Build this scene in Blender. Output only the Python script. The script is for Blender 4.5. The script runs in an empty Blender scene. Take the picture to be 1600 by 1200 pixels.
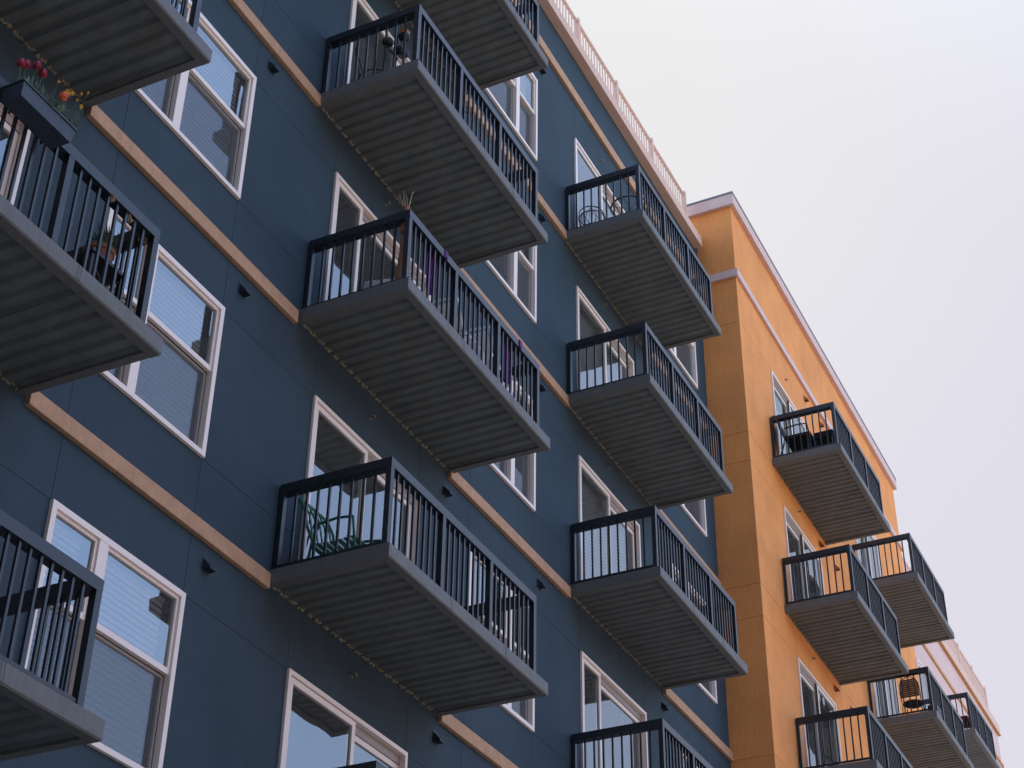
import bpy, math, random
from mathutils import Vector, Matrix
random.seed(7)
S = bpy.context.scene
COL = S.collection
PI = math.pi
H = 3.05
Z0 = 8.831          # underside of the balcony slabs on the reference floor
TH = .144
def zk(k): return Z0 + H * k

# ------------------------------------------------------------------ materials
def rgb(c): return (c[0], c[1], c[2], 1)
def new_mat(name):
    m = bpy.data.materials.new(name); m.use_nodes = True
    nt = m.node_tree; b = nt.nodes['Principled BSDF']
    return m, nt, b
def N(nt, t, **kw):
    n = nt.nodes.new(t)
    for k, v in kw.items(): setattr(n, k, v)
    return n
def mat(name, c, rough=.7, spec=.4, metal=0, var=.12, scale=3.0, bump=0, bscale=60, streak=0, c2=None, stain=0, stain_c=(.05,.045,.03)):
    m, nt, b = new_mat(name); L = nt.links
    b.inputs['Roughness'].default_value = rough
    b.inputs['Specular IOR Level'].default_value = spec
    b.inputs['Metallic'].default_value = metal
    tc = N(nt, 'ShaderNodeTexCoord')
    n1 = N(nt, 'ShaderNodeTexNoise'); n1.inputs['Scale'].default_value = scale; n1.inputs['Detail'].default_value = 6; n1.inputs['Roughness'].default_value = .62
    L.new(tc.outputs['Object'], n1.inputs['Vector'])
    r = N(nt, 'ShaderNodeMapRange'); r.inputs['From Min'].default_value = .3; r.inputs['From Max'].default_value = .7
    L.new(n1.outputs['Fac'], r.inputs['Value'])
    mx = N(nt, 'ShaderNodeMix', data_type='RGBA')
    d = c2 or tuple(x * (1 - var) for x in c)
    u = tuple(min(1, x * (1 + var * .6)) for x in c)
    mx.inputs[6].default_value = rgb(d); mx.inputs[7].default_value = rgb(u)
    L.new(r.outputs[0], mx.inputs[0])
    out = mx.outputs[2]
    if streak or stain:
        mp = N(nt, 'ShaderNodeMapping'); mp.inputs['Scale'].default_value = (9, 9, .7) if streak else (1.2, 1.2, 1.2)
        L.new(tc.outputs['Object'], mp.inputs['Vector'])
        n2 = N(nt, 'ShaderNodeTexNoise'); n2.inputs['Scale'].default_value = 4 if streak else 2.2; n2.inputs['Detail'].default_value = 5
        L.new(mp.outputs[0], n2.inputs['Vector'])
        r2 = N(nt, 'ShaderNodeMapRange'); r2.inputs['From Min'].default_value = .48; r2.inputs['From Max'].default_value = .75
        r2.inputs['To Max'].default_value = streak or stain
        L.new(n2.outputs['Fac'], r2.inputs['Value'])
        m2 = N(nt, 'ShaderNodeMix', data_type='RGBA')
        L.new(r2.outputs[0], m2.inputs[0]); L.new(out, m2.inputs[6]); m2.inputs[7].default_value = rgb(stain_c)
        out = m2.outputs[2]
    L.new(out, b.inputs['Base Color'])
    if bump:
        n3 = N(nt, 'ShaderNodeTexNoise'); n3.inputs['Scale'].default_value = bscale; n3.inputs['Detail'].default_value = 4
        L.new(tc.outputs['Object'], n3.inputs['Vector'])
        bp = N(nt, 'ShaderNodeBump'); bp.inputs['Strength'].default_value = bump; bp.inputs['Distance'].default_value = .01
        L.new(n3.outputs['Fac'], bp.inputs['Height']); L.new(bp.outputs[0], b.inputs['Normal'])
    return m
M = {}
M['blue'] = mat('blue_stucco', (.040, .063, .083), .8, .2, var=.18, scale=.9, bump=.35, bscale=90, streak=.30, stain_c=(.026,.042,.062))
M['orange'] = mat('orange_stucco', (.80, .31, .092), .8, .25, var=.16, scale=1.1, bump=.5, bscale=60, streak=.5, stain_c=(.58,.22,.07))
M['pink'] = mat('pink_stucco', (.66, .46, .42), .8, .25, var=.06, scale=1.0, bump=.3, bscale=70)
M['tan'] = mat('tan_stucco', (.50, .29, .175), .8, .25, var=.15, scale=9, bump=.6, bscale=55, streak=.35, stain_c=(.24,.15,.10))
M['cornice'] = mat('rose_stucco', (.68, .46, .37), .75, .25, var=.06, scale=4, bump=.3, bscale=50, streak=.15, stain_c=(.42,.30,.26))
M['mauve'] = mat('cream_rose_trim', (.66, .47, .42), .7, .3, var=.08, scale=5, bump=.3, streak=.15, stain_c=(.36,.27,.27))
M['ochre'] = mat('ochre_underside_shade', (.50, .25, .10), .75, .3, var=.1, scale=4, bump=.3)  # shade and warm bounce of undersides put into the colour
M['flash'] = mat('grey_flashing', (.17, .15, .17), .45, .5, metal=.3, var=.1)
M['vinyl'] = mat('rose_white_vinyl', (.86, .73, .66), .45, .4, var=.03, scale=2)
M['taupe'] = mat('taupe_vinyl', (.33, .27, .25), .5, .4, var=.05)
M['seal'] = mat('black_gasket', (.018, .018, .02), .6, .3)
M['rail'] = mat('charcoal_rail_paint', (.016, .021, .030), .36, .38, var=.25, scale=12, bump=.05, bscale=40)
M['fascia'] = mat('weathered_fascia_paint', (.135, .136, .135), .6, .35, var=.12, scale=7, bump=.15, bscale=30, streak=.5, stain_c=(.085,.082,.078))
M['deck'] = mat('grey_corrugated_steel', (.122, .136, .134), .55, .45, metal=.0, var=.28, scale=2.5, bump=.05, bscale=20, stain=.65, stain_c=(.095,.085,.066))
M['foam'] = mat('pale_foam_closure', (.33, .285, .20), .8, .2, var=.5, scale=14, bump=.5, bscale=60)
M['concrete'] = mat('balcony_concrete', (.27, .26, .25), .85, .2, bump=.2)
M['room'] = mat('room_plaster', (.26, .26, .25), .9, .1)
M['ceil'] = mat('room_ceiling', (.30, .29, .27), .9, .1)
M['blind'] = mat('white_blind_slats', (.78, .77, .76), .55, .3, var=.03, scale=2)
M['curtain'] = mat('grey_curtain', (.34, .35, .35), .9, .1, var=.1, scale=4)
M['hood'] = mat('blue_painted_hood', (.022, .036, .054), .5, .4, var=.1)
M['ohood'] = mat('orange_painted_hood', (.42, .15, .05), .6, .3, var=.1)
M['black'] = mat('black_metal', (.012, .012, .014), .4, .5)
M['chrome'] = mat('dull_brass', (.16, .15, .13), .5, .4)
M['roof'] = mat('roof_membrane', (.35, .34, .33), .9, .2, bump=.2)
M['asphalt'] = mat('asphalt', (.05, .05, .052), .9, .3, var=.2, scale=.6, bump=.4, bscale=25)
M['paving'] = mat('warm_paving', (.46, .40, .33), .85, .2, var=.15, scale=1.2, bump=.2, streak=0)
M['green'] = mat('dark_green_paint', (.015, .125, .075), .35, .5, var=.15)
M['wood'] = mat('driftwood', (.30, .13, .075), .8, .2, var=.45, scale=14, bump=.8, bscale=22)
M['twig'] = mat('pale_twig', (.33, .26, .20), .8, .2, var=.3, scale=20)
M['cushion'] = mat('cream_canvas', (.52, .49, .46), .95, .1, var=.12, scale=6, bump=.5, bscale=20)
M['purple'] = mat('purple_cloth', (.11, .025, .17), .8, .2, var=.25, scale=5, bump=.2)
M['plastic'] = mat('white_plastic', (.78, .78, .80), .4, .4, var=.04)
M['terra'] = mat('terracotta', (.24, .11, .075), .85, .2, var=.2, bump=.3)
M['wicker'] = mat('brown_wicker', (.055, .038, .030), .7, .3, var=.4, scale=40, bump=.8, bscale=90)
M['darkcush'] = mat('dark_seat_fabric', (.030, .027, .025), .9, .1, var=.3)
M['planter'] = mat('slate_blue_plastic', (.030, .042, .065), .5, .4, var=.25, scale=8, streak=.3, stain_c=(.09,.10,.12))
M['leaf'] = mat('green_leaf', (.060, .115, .045), .6, .4, var=.4, scale=20)
M['leafdark'] = mat('dark_green_leaf', (.022, .048, .020), .6, .4, var=.4, scale=20)
M['tulip'] = mat('crimson_petal', (.24, .010, .028), .55, .3, var=.2, scale=20)
M['coral'] = mat('coral_petal', (.60, .10, .035), .55, .3, var=.2, scale=20)
M['yellow'] = mat('yellow_petal', (.62, .32, .03), .55, .3, var=.15, scale=20)
M['maroon'] = mat('maroon_cushion', (.09, .025, .03), .9, .1, var=.2)
M['amber'] = mat('amber_glaze', (.60, .22, .06), .4, .4, var=.2)

def glass_mat(name, ior, tint, rough=0.0, wav=.0):
    m, nt, b = new_mat(name); L = nt.links; nt.nodes.remove(b)
    out = nt.nodes['Material Output']
    tr = N(nt, 'ShaderNodeBsdfTransparent'); tr.inputs[0].default_value = rgb(tint)
    gl = N(nt, 'ShaderNodeBsdfGlossy'); gl.inputs['Roughness'].default_value = rough; gl.inputs[0].default_value = (.84, .93, 1, 1)
    fr = N(nt, 'ShaderNodeFresnel'); fr.inputs['IOR'].default_value = ior
    mx = N(nt, 'ShaderNodeMixShader')
    tc = N(nt, 'ShaderNodeTexCoord'); n = N(nt, 'ShaderNodeTexNoise'); n.inputs['Scale'].default_value = 1.6; n.inputs['Detail'].default_value = 1.5
    L.new(tc.outputs['Object'], n.inputs['Vector'])
    bp = N(nt, 'ShaderNodeBump'); bp.inputs['Strength'].default_value = wav; bp.inputs['Distance'].default_value = .02
    L.new(n.outputs['Fac'], bp.inputs['Height']); L.new(bp.outputs[0], gl.inputs['Normal'])
    df = N(nt, 'ShaderNodeBsdfDiffuse'); df.inputs[0].default_value = (.42, .42, .40, 1); md = N(nt, 'ShaderNodeMixShader'); md.inputs[0].default_value = .10
    L.new(tr.outputs[0], md.inputs[1]); L.new(df.outputs[0], md.inputs[2])
    L.new(fr.outputs[0], mx.inputs[0]); L.new(md.outputs[0], mx.inputs[1]); L.new(gl.outputs[0], mx.inputs[2])
    L.new(mx.outputs[0], out.inputs[0])
    return m
M['glass'] = glass_mat('window_glass', 2.7, (.86, .89, .92), 0, .10)
M['glassdoor'] = glass_mat('door_glass', 2.5, (.70, .72, .72), 0, .14)
def screen_mat():
    m, nt, b = new_mat('insect_screen_mesh'); L = nt.links
    out = nt.nodes['Material Output']; tr = N(nt, 'ShaderNodeBsdfTransparent'); mx = N(nt, 'ShaderNodeMixShader')
    b.inputs['Base Color'].default_value = (.07, .07, .075, 1); b.inputs['Roughness'].default_value = .7
    mx.inputs[0].default_value = .40
    L.new(tr.outputs[0], mx.inputs[1]); L.new(b.outputs[0], mx.inputs[2]); L.new(mx.outputs[0], out.inputs[0])
    return m
M['screen'] = screen_mat()

# ------------------------------------------------------------------ mesh helpers
class MB:
    def __init__(s): s.v = []; s.f = []
    def quad(s, a, b, c, d):
        i = len(s.v); s.v += [a, b, c, d]; s.f.append((i, i+1, i+2, i+3))
    def poly(s, pts):
        i = len(s.v); s.v += list(pts); s.f.append(tuple(range(i, i+len(pts))))
    def box(s, x0, x1, y0, y1, z0, z1):
        i = len(s.v)
        s.v += [(x0,y0,z0),(x1,y0,z0),(x1,y1,z0),(x0,y1,z0),(x0,y0,z1),(x1,y0,z1),(x1,y1,z1),(x0,y1,z1)]
        s.f += [(i,i+3,i+2,i+1),(i+4,i+5,i+6,i+7),(i,i+1,i+5,i+4),(i+1,i+2,i+6,i+5),(i+2,i+3,i+7,i+6),(i+3,i,i+4,i+7)]
        return s
    def prism_x(s, prof, x0, x1):       # closed profile of (y, z) points run along x
        n = len(prof); i = len(s.v)
        s.v += [(x0, p[0], p[1]) for p in prof] + [(x1, p[0], p[1]) for p in prof]
        for k in range(n): s.f.append((i+k, i+(k+1) % n, i+n+(k+1) % n, i+n+k))
        s.f.append(tuple(i+k for k in reversed(range(n)))); s.f.append(tuple(i+n+k for k in range(n)))
    def prism_y(s, prof, y0, y1):       # closed profile of (x, z) points run along y
        n = len(prof); i = len(s.v)
        s.v += [(p[0], y0, p[1]) for p in prof] + [(p[0], y1, p[1]) for p in prof]
        for k in range(n): s.f.append((i+k, i+(k+1) % n, i+n+(k+1) % n, i+n+k))
        s.f.append(tuple(i+k for k in range(n))); s.f.append(tuple(i+n+k for k in reversed(range(n))))
    def tube(s, pts, r, n=6, r2=None):
        pts = [Vector(p) for p in pts]; rings = []
        for k, p in enumerate(pts):
            d = (pts[min(k+1, len(pts)-1)] - pts[max(k-1, 0)]).normalized()
            a = d.cross(Vector((0, 0, 1)));
            if a.length < .05: a = d.cross(Vector((1, 0, 0)))
            a.normalize(); b = d.cross(a)
            rr = r if r2 is None else r + (r2 - r) * k / (len(pts)-1)
            i = len(s.v); rings.append(i)
            for j in range(n):
                t = 2*PI*j/n; q = p + a*math.cos(t)*rr + b*math.sin(t)*rr; s.v.append(tuple(q))
        for k in range(len(rings)-1):
            for j in range(n):
                s.f.append((rings[k]+j, rings[k]+(j+1) % n, rings[k+1]+(j+1) % n, rings[k+1]+j))
        s.f.append(tuple(rings[0]+j for j in reversed(range(n)))); s.f.append(tuple(rings[-1]+j for j in range(n)))
        return s
    def lathe(s, cx, cy, prof, n=18, cap=True):   # prof: (r, z)
        rings = []
        for r, z in prof:
            rings.append(len(s.v))
            for j in range(n):
                t = 2*PI*j/n; s.v.append((cx+r*math.cos(t), cy+r*math.sin(t), z))
        for k in range(len(rings)-1):
            for j in range(n): s.f.append((rings[k]+j, rings[k]+(j+1) % n, rings[k+1]+(j+1) % n, rings[k+1]+j))
        if cap:
            s.f.append(tuple(rings[0]+j for j in reversed(range(n)))); s.f.append(tuple(rings[-1]+j for j in range(n)))
        return s
    def ball(s, c, r, n=12, m=8, sq=(1, 1, 1)):
        i0 = len(s.v)
        for a in range(m+1):
            ph = PI*a/m
            for b in range(n):
                t = 2*PI*b/n
                s.v.append((c[0]+r*sq[0]*math.sin(ph)*math.cos(t), c[1]+r*sq[1]*math.sin(ph)*math.sin(t), c[2]-r*sq[2]*math.cos(ph)))
        for a in range(m):
            for b in range(n):
                s.f.append((i0+a*n+b, i0+a*n+(b+1) % n, i0+(a+1)*n+(b+1) % n, i0+(a+1)*n+b))
        return s
    def warp(s, fn): s.v = [fn(p) for p in s.v]; return s
    def mesh(s, name, m, smooth=False):
        me = bpy.data.meshes.new(name); me.from_pydata(s.v, [], s.f); me.validate(); me.update()
        me.materials.append(m)
        if smooth:
            for p in me.polygons: p.use_smooth = True
        return me
    def build(s, name, m, parent=None, loc=(0, 0, 0), smooth=False):
        o = bpy.data.objects.new(name, s.mesh(name, m, smooth)); COL.objects.link(o); o.location = loc
        if parent is not None: o.parent = parent
        return o
def tag(o, label=None, cat=None, group=None, kind=None):
    if label: o['label'] = label
    if cat: o['category'] = cat
    if group: o['group'] = group
    if kind: o['kind'] = kind
    return o
def empty(name, loc, label, cat, group=None, rz=0, parent=None):
    o = bpy.data.objects.new(name, None); COL.objects.link(o); o.location = loc; o.rotation_euler = (0, 0, rz)
    o.empty_display_size = .2
    return tag(o, label, cat, group)
def copy_tree(o, parent):
    c = o.copy(); COL.objects.link(c); c.parent = parent
    for ch in list(o.children): copy_tree(ch, c)
    return c

# ------------------------------------------------------------------ wall sheet with openings and real joint grooves
def wall_sheet(mb, ox, w0, w1, z0, z1, holes, vj, hj, face='y', pos=0.0, rev=.14, g=.0035, dep=.006):
    """face 'y': sheet in x/z at y=pos looking to -y. face 'x': sheet in y/z at x=pos looking to -x.
    vj: (w, z0, z1) vertical joints; hj: (z, w0, w1) horizontal joints."""
    ws = sorted(set([w0, w1] + [h[0] for h in holes] + [h[1] for h in holes] + [j[0] for j in vj] + [j[1] for j in hj] + [j[2] for j in hj]))
    zs = sorted(set([z0, z1] + [h[2] for h in holes] + [h[3] for h in holes] + [j[0] for j in hj] + [j[1] for j in vj] + [j[2] for j in vj]))
    ws = [w for w in ws if w0 <= w <= w1]; zs = [z for z in zs if z0 <= z <= z1]
    if face == 'y': P = lambda w, d, z: (w, pos + d, z)
    else: P = lambda w, d, z: (pos + d, w, z)
    def q(a, b, c, d):
        mb.quad(a, b, c, d) if face == 'y' else mb.quad(d, c, b, a)
    e = 1e-4
    for i in range(len(ws)-1):
        a, b = ws[i], ws[i+1]
        if b - a < .001: continue
        cm = (a+b)/2
        for k in range(len(zs)-1):
            c, d = zs[k], zs[k+1]
            if d - c < .001: continue
            zm = (c+d)/2
            if any(h[0] < cm < h[1] and h[2] < zm < h[3] for h in holes): continue
            def V(w): return any(abs(j[0]-w) < e and j[1] < zm < j[2] for j in vj)
            def Hh(z): return any(abs(j[0]-z) < e and j[1] < cm < j[2] for j in hj)
            L, R, B, T = V(a), V(b), Hh(c), Hh(d)
            a2 = a + g*L; b2 = b - g*R; c2 = c + g*B; d2 = d - g*T
            q(P(a2,0,c2), P(b2,0,c2), P(b2,0,d2), P(a2,0,d2))
            if L: q(P(a2,0,c2), P(a2,0,d2), P(a,dep,d), P(a,dep,c))
            if R: q(P(b2,0,d2), P(b2,0,c2), P(b,dep,c), P(b,dep,d))
            if B: q(P(b2,0,c2), P(a2,0,c2), P(a,dep,c), P(b,dep,c))
            if T: q(P(a2,0,d2), P(b2,0,d2), P(b,dep,d), P(a,dep,d))
    for h in holes:
        a, b, c, d = h
        q(P(a,0,c), P(a,0,d), P(a,rev,d), P(a,rev,c))
        q(P(b,0,d), P(b,0,c), P(b,rev,c), P(b,rev,d))
        q(P(b,0,c), P(a,0,c), P(a,rev,c), P(b,rev,c))
        q(P(a,0,d), P(b,0,d), P(b,rev,d), P(a,rev,d))

# ------------------------------------------------------------------ windows and sliding doors
def frame_ring(mb, a, b, c, d, w, y0, y1, wt=None, wb=None):
    wt = wt or w; wb = wb or w
    mb.box(a, a+w, y0, y1, c, d); mb.box(b-w, b, y0, y1, c, d)
    mb.box(a+w, b-w, y0, y1, d-wt, d); mb.box(a+w, b-w, y0, y1, c, c+wb)
def room(parent, a, b, c, d, y, deep=1.6):
    r = MB()
    z0, z1 = c-.02, d+.10; x0, x1 = a-.25, b+.25
    r.quad((x0,y+deep,z0),(x1,y+deep,z0),(x1,y+deep,z1),(x0,y+deep,z1))
    r.quad((x0,y,z0),(x0,y+deep,z0),(x0,y+deep,z1),(x0,y,z1))
    r.quad((x1,y+deep,z0),(x1,y,z0),(x1,y,z1),(x1,y+deep,z1))
    r.quad((x0,y,z0),(x1,y,z0),(x1,y+deep,z0),(x0,y+deep,z0))
    r.build('room_lining', M['room'], parent)
    q = MB(); q.box(x0, x1, y, y+deep, z1, z1+.02)
    q.build('ceiling', M['ceil'], parent)
def slats(a, b, c, d, y, pitch=.057, tilt=.55):
    m = MB(); n = int((d-c)/pitch); wdt = .041
    for i in range(n):
        z = d - (i+.5)*pitch; j = random.uniform(-.0015, .0015)
        dy = wdt/2*math.cos(tilt+1.0); dz = wdt/2*math.sin(tilt+1.0)
        m.quad((a, y-dy, z-dz+j), (b, y-dy, z-dz-j), (b, y+dy, z+dz-j), (a, y+dy, z+dz+j))
    m.box(a, b, y-.02, y+.02, d-.002, d+.035)
    return m
def window(parent, a, b, mull, zb, zt, rail, y, blinds=('full', 'full'), off=0, tilt=.55):
    f = MB(); fw = .055
    frame_ring(f, a, b, zb, zt, fw, y-.035, y+.075, wb=.05)
    f.box(mull-.055, mull+.055, y-.031, y+.078, zb+.05, zt-fw)
    for i, (p, q) in enumerate(((a+fw, mull-.055), (mull+.055, b-fw))):
        # upper sash near the face, lower sash set back
        frame_ring(f, p, q, rail, zt-fw, .028, y-.010, y+.028, wb=.052)
        frame_ring(f, p, q, zb+.05, rail, .030, y+.034, y+.066)
    o = f.build('window', M['vinyl'], parent)
    g = MB(); k = MB(); sc = MB()
    for p, q in ((a+fw, mull-.055), (mull+.055, b-fw)):
        g.quad((p+.02, y+.012, rail+.04), (q-.02, y+.012, rail+.04), (q-.02, y+.012, zt-fw-.02), (p+.02, y+.012, zt-fw-.02))
        g.quad((p+.02, y+.052, zb+.07), (q-.02, y+.052, zb+.07), (q-.02, y+.052, rail-.02), (p+.02, y+.052, rail-.02))
        sc.quad((p+.01, y+.030, zb+.055), (q-.01, y+.030, zb+.055), (q-.01, y+.030, rail-.005), (p+.01, y+.030, rail-.005))
        k.box(p, q, y+.0302, y+.0338, rail-.012, rail-.004)
        k.box(p+.001, p+.007, y+.0302, y+.0338, zb+.05, rail-.012); k.box(q-.007, q-.001, y+.0302, y+.0338, zb+.05, rail-.012)
    g.build('pane', M['glass'], o); sc.build('insect_screen', M['screen'], o); k.build('screen_edge', M['seal'], o)
    for i, (p, q) in enumerate(((a+fw, mull-.055), (mull+.055, b-fw))):
        bl = blinds[i]
        if bl != 'none':
            lo = zb+.06 if bl == 'full' else zb + (zt-zb)*float(bl)
            slats(p+.03, q-.05, lo, zt-fw-.05, y+.12, tilt=tilt).build('blind', M['blind'], o)
    room(o, a, b, zb, zt, y+.145)
    return o
def curtain(a, b, c, d, y, waves=9, amp=.03):
    m = MB(); n = waves*8
    for i in range(n):
        x0 = a+(b-a)*i/n; x1 = a+(b-a)*(i+1)/n
        y0 = y+amp*math.sin(i/n*waves*2*PI); y1 = y+amp*math.sin((i+1)/n*waves*2*PI)
        m.quad((x0, y0, c), (x1, y1, c), (x1, y1, d), (x0, y0, d))
    return m
def sliding_door(parent, a, b, mull, zb, zt, y, near_left=True, dress='dark', sx=None):
    f = MB()
    frame_ring(f, a, b, zb, zt, .045, y-.03, y+.12)
    o = f.build('sliding_door', M['vinyl'], parent)
    ia, ib, ic, id_ = a+.045, b-.045, zb+.045, zt-.045
    ln = (ia, mull+.03); rn = (mull-.03, ib)
    near, far = (ln, rn) if near_left else (rn, ln)
    p1 = MB(); frame_ring(p1, near[0]+.012, near[1], ic, id_-.006, .058, y-.008, y+.030)
    l1 = p1.build('door_leaf', M['vinyl'], o)
    h = MB(); h.box(far[0]+.005, far[1], y+.034, y+.115, id_-.09, id_-.002); h.build('head_track', M['taupe'], o)
    p2 = MB(); frame_ring(p2, far[0], far[1]-.006, ic+.002, id_-.092, .058, y+.050, y+.088)
    l2 = p2.build('door_leaf', M['vinyl'], o)
    s = MB()
    s.box(near[0]+.001, near[0]+.011, y+.002, y+.020, ic+.01, id_-.01)
    s.build('gasket', M['seal'], o)
    for (p, q), yy, top, lf in ((near, y+.012, id_-.064, l1), (far, y+.070, id_-.15, l2)):
        g = MB(); g.quad((p+.05, yy, ic+.05), (q-.05, yy, ic+.05), (q-.05, yy, top+.01), (p+.05, yy, top+.01)); g.build('pane', M['glassdoor'], lf)
        if sx: pass
    if sx:
        for xx in sx:
            e = MB(); e.box(xx-.022, xx+.022, y+.095, y+.125, ic, id_-.09); e.build('screen_stile', M['vinyl'], o)
    if dress == 'blind':
        slats(a+.06, b-.06, zb+.1, zt-.12, y+.19).build('blind', M['blind'], o)
    elif dress == 'curtain':
        curtain(a+.1, a+(b-a)*.45, zb+.05, zt-.1, y+.25).build('curtain', M['curtain'], o)
    elif dress == 'white':
        curtain(a+.1, b-.1, zb+.05, zt-.1, y+.25, 16, .02).build('curtain', M['blind'], o)
    elif dress == 'vertical':
        v = MB(); n = 22
        for i in range(n):
            x = a+.08+(b-a-.16)*i/n; v.quad((x, y+.18, zb+.05), (x+.055, y+.23, zb+.05), (x+.055, y+.23, zt-.1), (x, y+.18, zt-.1))
        v.build('blind', M['curtain'], o)
    room(o, a, b, zb, zt, y+.145, 2.4)
    return o
def hood(parent, x, y, z, m='hood'):
    b = MB()
    b.box(x-.062, x+.062, y-.006, y, z-.085, z+.055)
    b.prism_x([(y-.006, z+.04), (y-.085, z-.055), (y-.085, z-.070), (y-.006, z-.070)], x-.048, x+.048)
    b.build('vent_hood', M[m], parent)
    c = MB(); c.box(x-.040, x+.040, y-.078, y-.01, z-.073, z-.0705); c.build('vent_louvre', M['black'], parent)
def sprinkler(parent, x, y, z):
    b = MB(); b.lathe(x, 0, [(.028, 0), (.024, .008), (.010, .012), (.010, .045), (.022, .048), (.022, .052)], 12)
    b.v = [(p[0], y-(p[2]), z+p[1]) for p in b.v]
    b.build('sprinkler', M['chrome'], parent)

# ------------------------------------------------------------------ balcony: origin at the left end of the slab, against the wall, underside
LEN = 3.354; DEP = 1.312
def make_balcony(name, parent, loc, foam=True, sx=1.0, ry=0):
    s = MB()
    ch = .012
    s.prism_x([(-DEP, ch), (-DEP, TH-.004), (-DEP+.004, TH), (-DEP+.10, TH), (-DEP+.10, 0), (-DEP+ch, 0)], 0, LEN)
    s.prism_y([(0, ch*.5), (ch*.5, 0), (.085, 0), (.085, TH-.001), (0, TH-.001)], -DEP+.10, 0)
    s.prism_y([(LEN, TH-.001), (LEN-.085, TH-.001), (LEN-.085, 0), (LEN-ch*.5, 0), (LEN, ch*.5)], -DEP+.10, 0)
    for q in (LEN*.36, LEN*.71): s.box(q-.03, q+.03, -DEP-.0025, -DEP, ch+.002, TH-.006)
    o = s.build(name, M['fascia'], parent, loc)
    q_ = MB()
    for q in (LEN*.36, LEN*.71): q_.box(q-.0015, q+.0015, -DEP-.0035, -DEP-.0026, ch+.002, TH-.006)
    q_.build('fascia_joint', M['seal'], o)
    o.scale = (sx, 1, 1); o.rotation_euler = (0, ry, 0)
    c = MB(); c.box(.085, LEN-.085, -DEP+.10, 0, .070, TH-.006); c.build('floor_slab', M['concrete'], o)
    # corrugated steel deck
    d = MB(); p = .1508; x = .085; pts = []
    z_lo, z_hi = .024, .048; k = 0
    while x < LEN-.085-.001:
        w = min(p, LEN-.085-x)
        pts += [(x, z_lo), (x+.078, z_lo), (x+.102, z_hi), (x+.120, z_hi)]
        if k % 6 == 3: pts += [(x+.1475, z_lo+.001), (x+.1478, z_lo-.005), (x+p-.0001, z_lo-.005)]
        x += p; k += 1
    pts = [q for q in pts if q[0] < LEN-.085] + [(LEN-.085, z_lo)]
    for a, b in zip(pts[:-1], pts[1:]):
        d.quad((a[0], 0, a[1]), (b[0], 0, b[1]), (b[0], -DEP+.10, b[1]), (a[0], -DEP+.10, a[1]))
    d.build('corrugated_deck', M['deck'], o)
    if foam:
        r = MB(); rnd = random.Random(3)
        for a, b in zip(pts[:-1], pts[1:]):
            n = max(1, int((b[0]-a[0])/.02))
            for i in range(n):
                x0 = a[0]+(b[0]-a[0])*i/n; x1 = a[0]+(b[0]-a[0])*(i+1)/n
                z0 = a[1]+(b[1]-a[1])*i/n; hgt = rnd.uniform(.004, .022); dp = rnd.uniform(.006, .030)
                r.box(x0, x1, -dp, -.0005, z0-hgt, z0+.004)
        r.build('foam_closure', M['foam'], o)
    # railing
    zt = 1.10; fy = -1.25; x0 = .055; x1 = LEN-.16; rt = .060; rh = .095; zb = TH
    sec = (x1-x0-rt)/3
    fr = MB()
    fr.box(x0, x1, fy, fy+.100, zt-rh, zt)                         # top rail, front
    fr.box(x0+rt, x1-rt, fy+.012, fy+.042, zb+.045, zb+.075)        # bottom rail
    for i in range(4):
        px = x0+sec*i
        fr.box(px, px+rt, fy+.001, fy+rt-.001, zb, zt-rh)
        fr.box(px-.02, px+rt+.02, fy-.02, fy+rt+.02, zb, zb+.008)
        if i < 3:
            for j in range(1, 9):
                bx = px+rt+(sec-rt)*j/9
                fr.box(bx-.011, bx+.011, fy+.018, fy+.040, zb+.075, zt-rh)
    fr.build('front_railing', M['rail'], o)
    for ex in (x0, x1-rt):
        e = MB(); 
        sgn = -1 if ex > 1 else 1
        e.box(ex+rt-.11 if sgn < 0 else ex, ex+rt if sgn < 0 else ex+.11, fy+.101, -.015, zt-rh, zt-.001)
        e.box(ex+.012, ex+.042, fy+rt+.001, -.06, zb+.045, zb+.075)
        e.box(ex+.002, ex+rt-.002, -.066, -.015, zb, zt-rh-.001)
        for j in range(1, 9):
            by = -.066+(fy+rt+.066)*j/9
            e.box(ex+.018, ex+.040, by-.011, by+.011, zb+.075, zt-rh)
        e.build('end_railing', M['rail'], o)
    return o

# ================================================================== BLUE BLOCK
OX = 24.33; YO = -.735; YR = 14.0
blue = empty('apartment_block', (-2, 0, 0), 'blue stuccoed apartment block with tan bands and dark steel balconies', 'building')
def inb(o): o.matrix_parent_inverse = Matrix.Translation((2, 0, 0)); return o
class Off:
    """parent wrapper: keeps world coordinates for children built under the block"""
WA = [(8.43, 10.18, 9.08), (15.27, 17.03, 16.36), (22.01, 23.77, 22.68), (1.70, 3.46, 2.79)]
DR = [(5.12, 7.37), (11.82, 14.06), (18.47, 20.70)]
LV = range(-2, 4)
WB, WT, WR = .706, 2.39, 1.62           # sill, head and meeting rail above the slab underside
holes = []
for k in LV:
    z = zk(k)
    for a, b, m in WA: holes.append((a, b, z+WB, z+WT))
    for a, b in DR: holes.append((a, b, z+TH, z+WT+.005))
vj, hj = [], []
for k in LV:
    z = zk(k)
    for a, b, m in WA:
        vj += [(b, z-.66, z+WB), (a, z-.66, z+WB)]
    for a, b in DR:
        vj += [(a, z+WT+.005, z+H), (b, z+WT+.005, z+H)]
    segs = sorted([(a, b) for a, b, m in WA] + DR)
    prev = -2
    for a, b in segs:
        hj.append((z+WT, prev, a)); prev = b
    hj.append((z+WT, prev, OX))
    prev = -2
    for a, b in segs:
        hj.append((z+WB, prev, a)); prev = b
    hj.append((z+WB, prev, OX))
w = MB()
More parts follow.
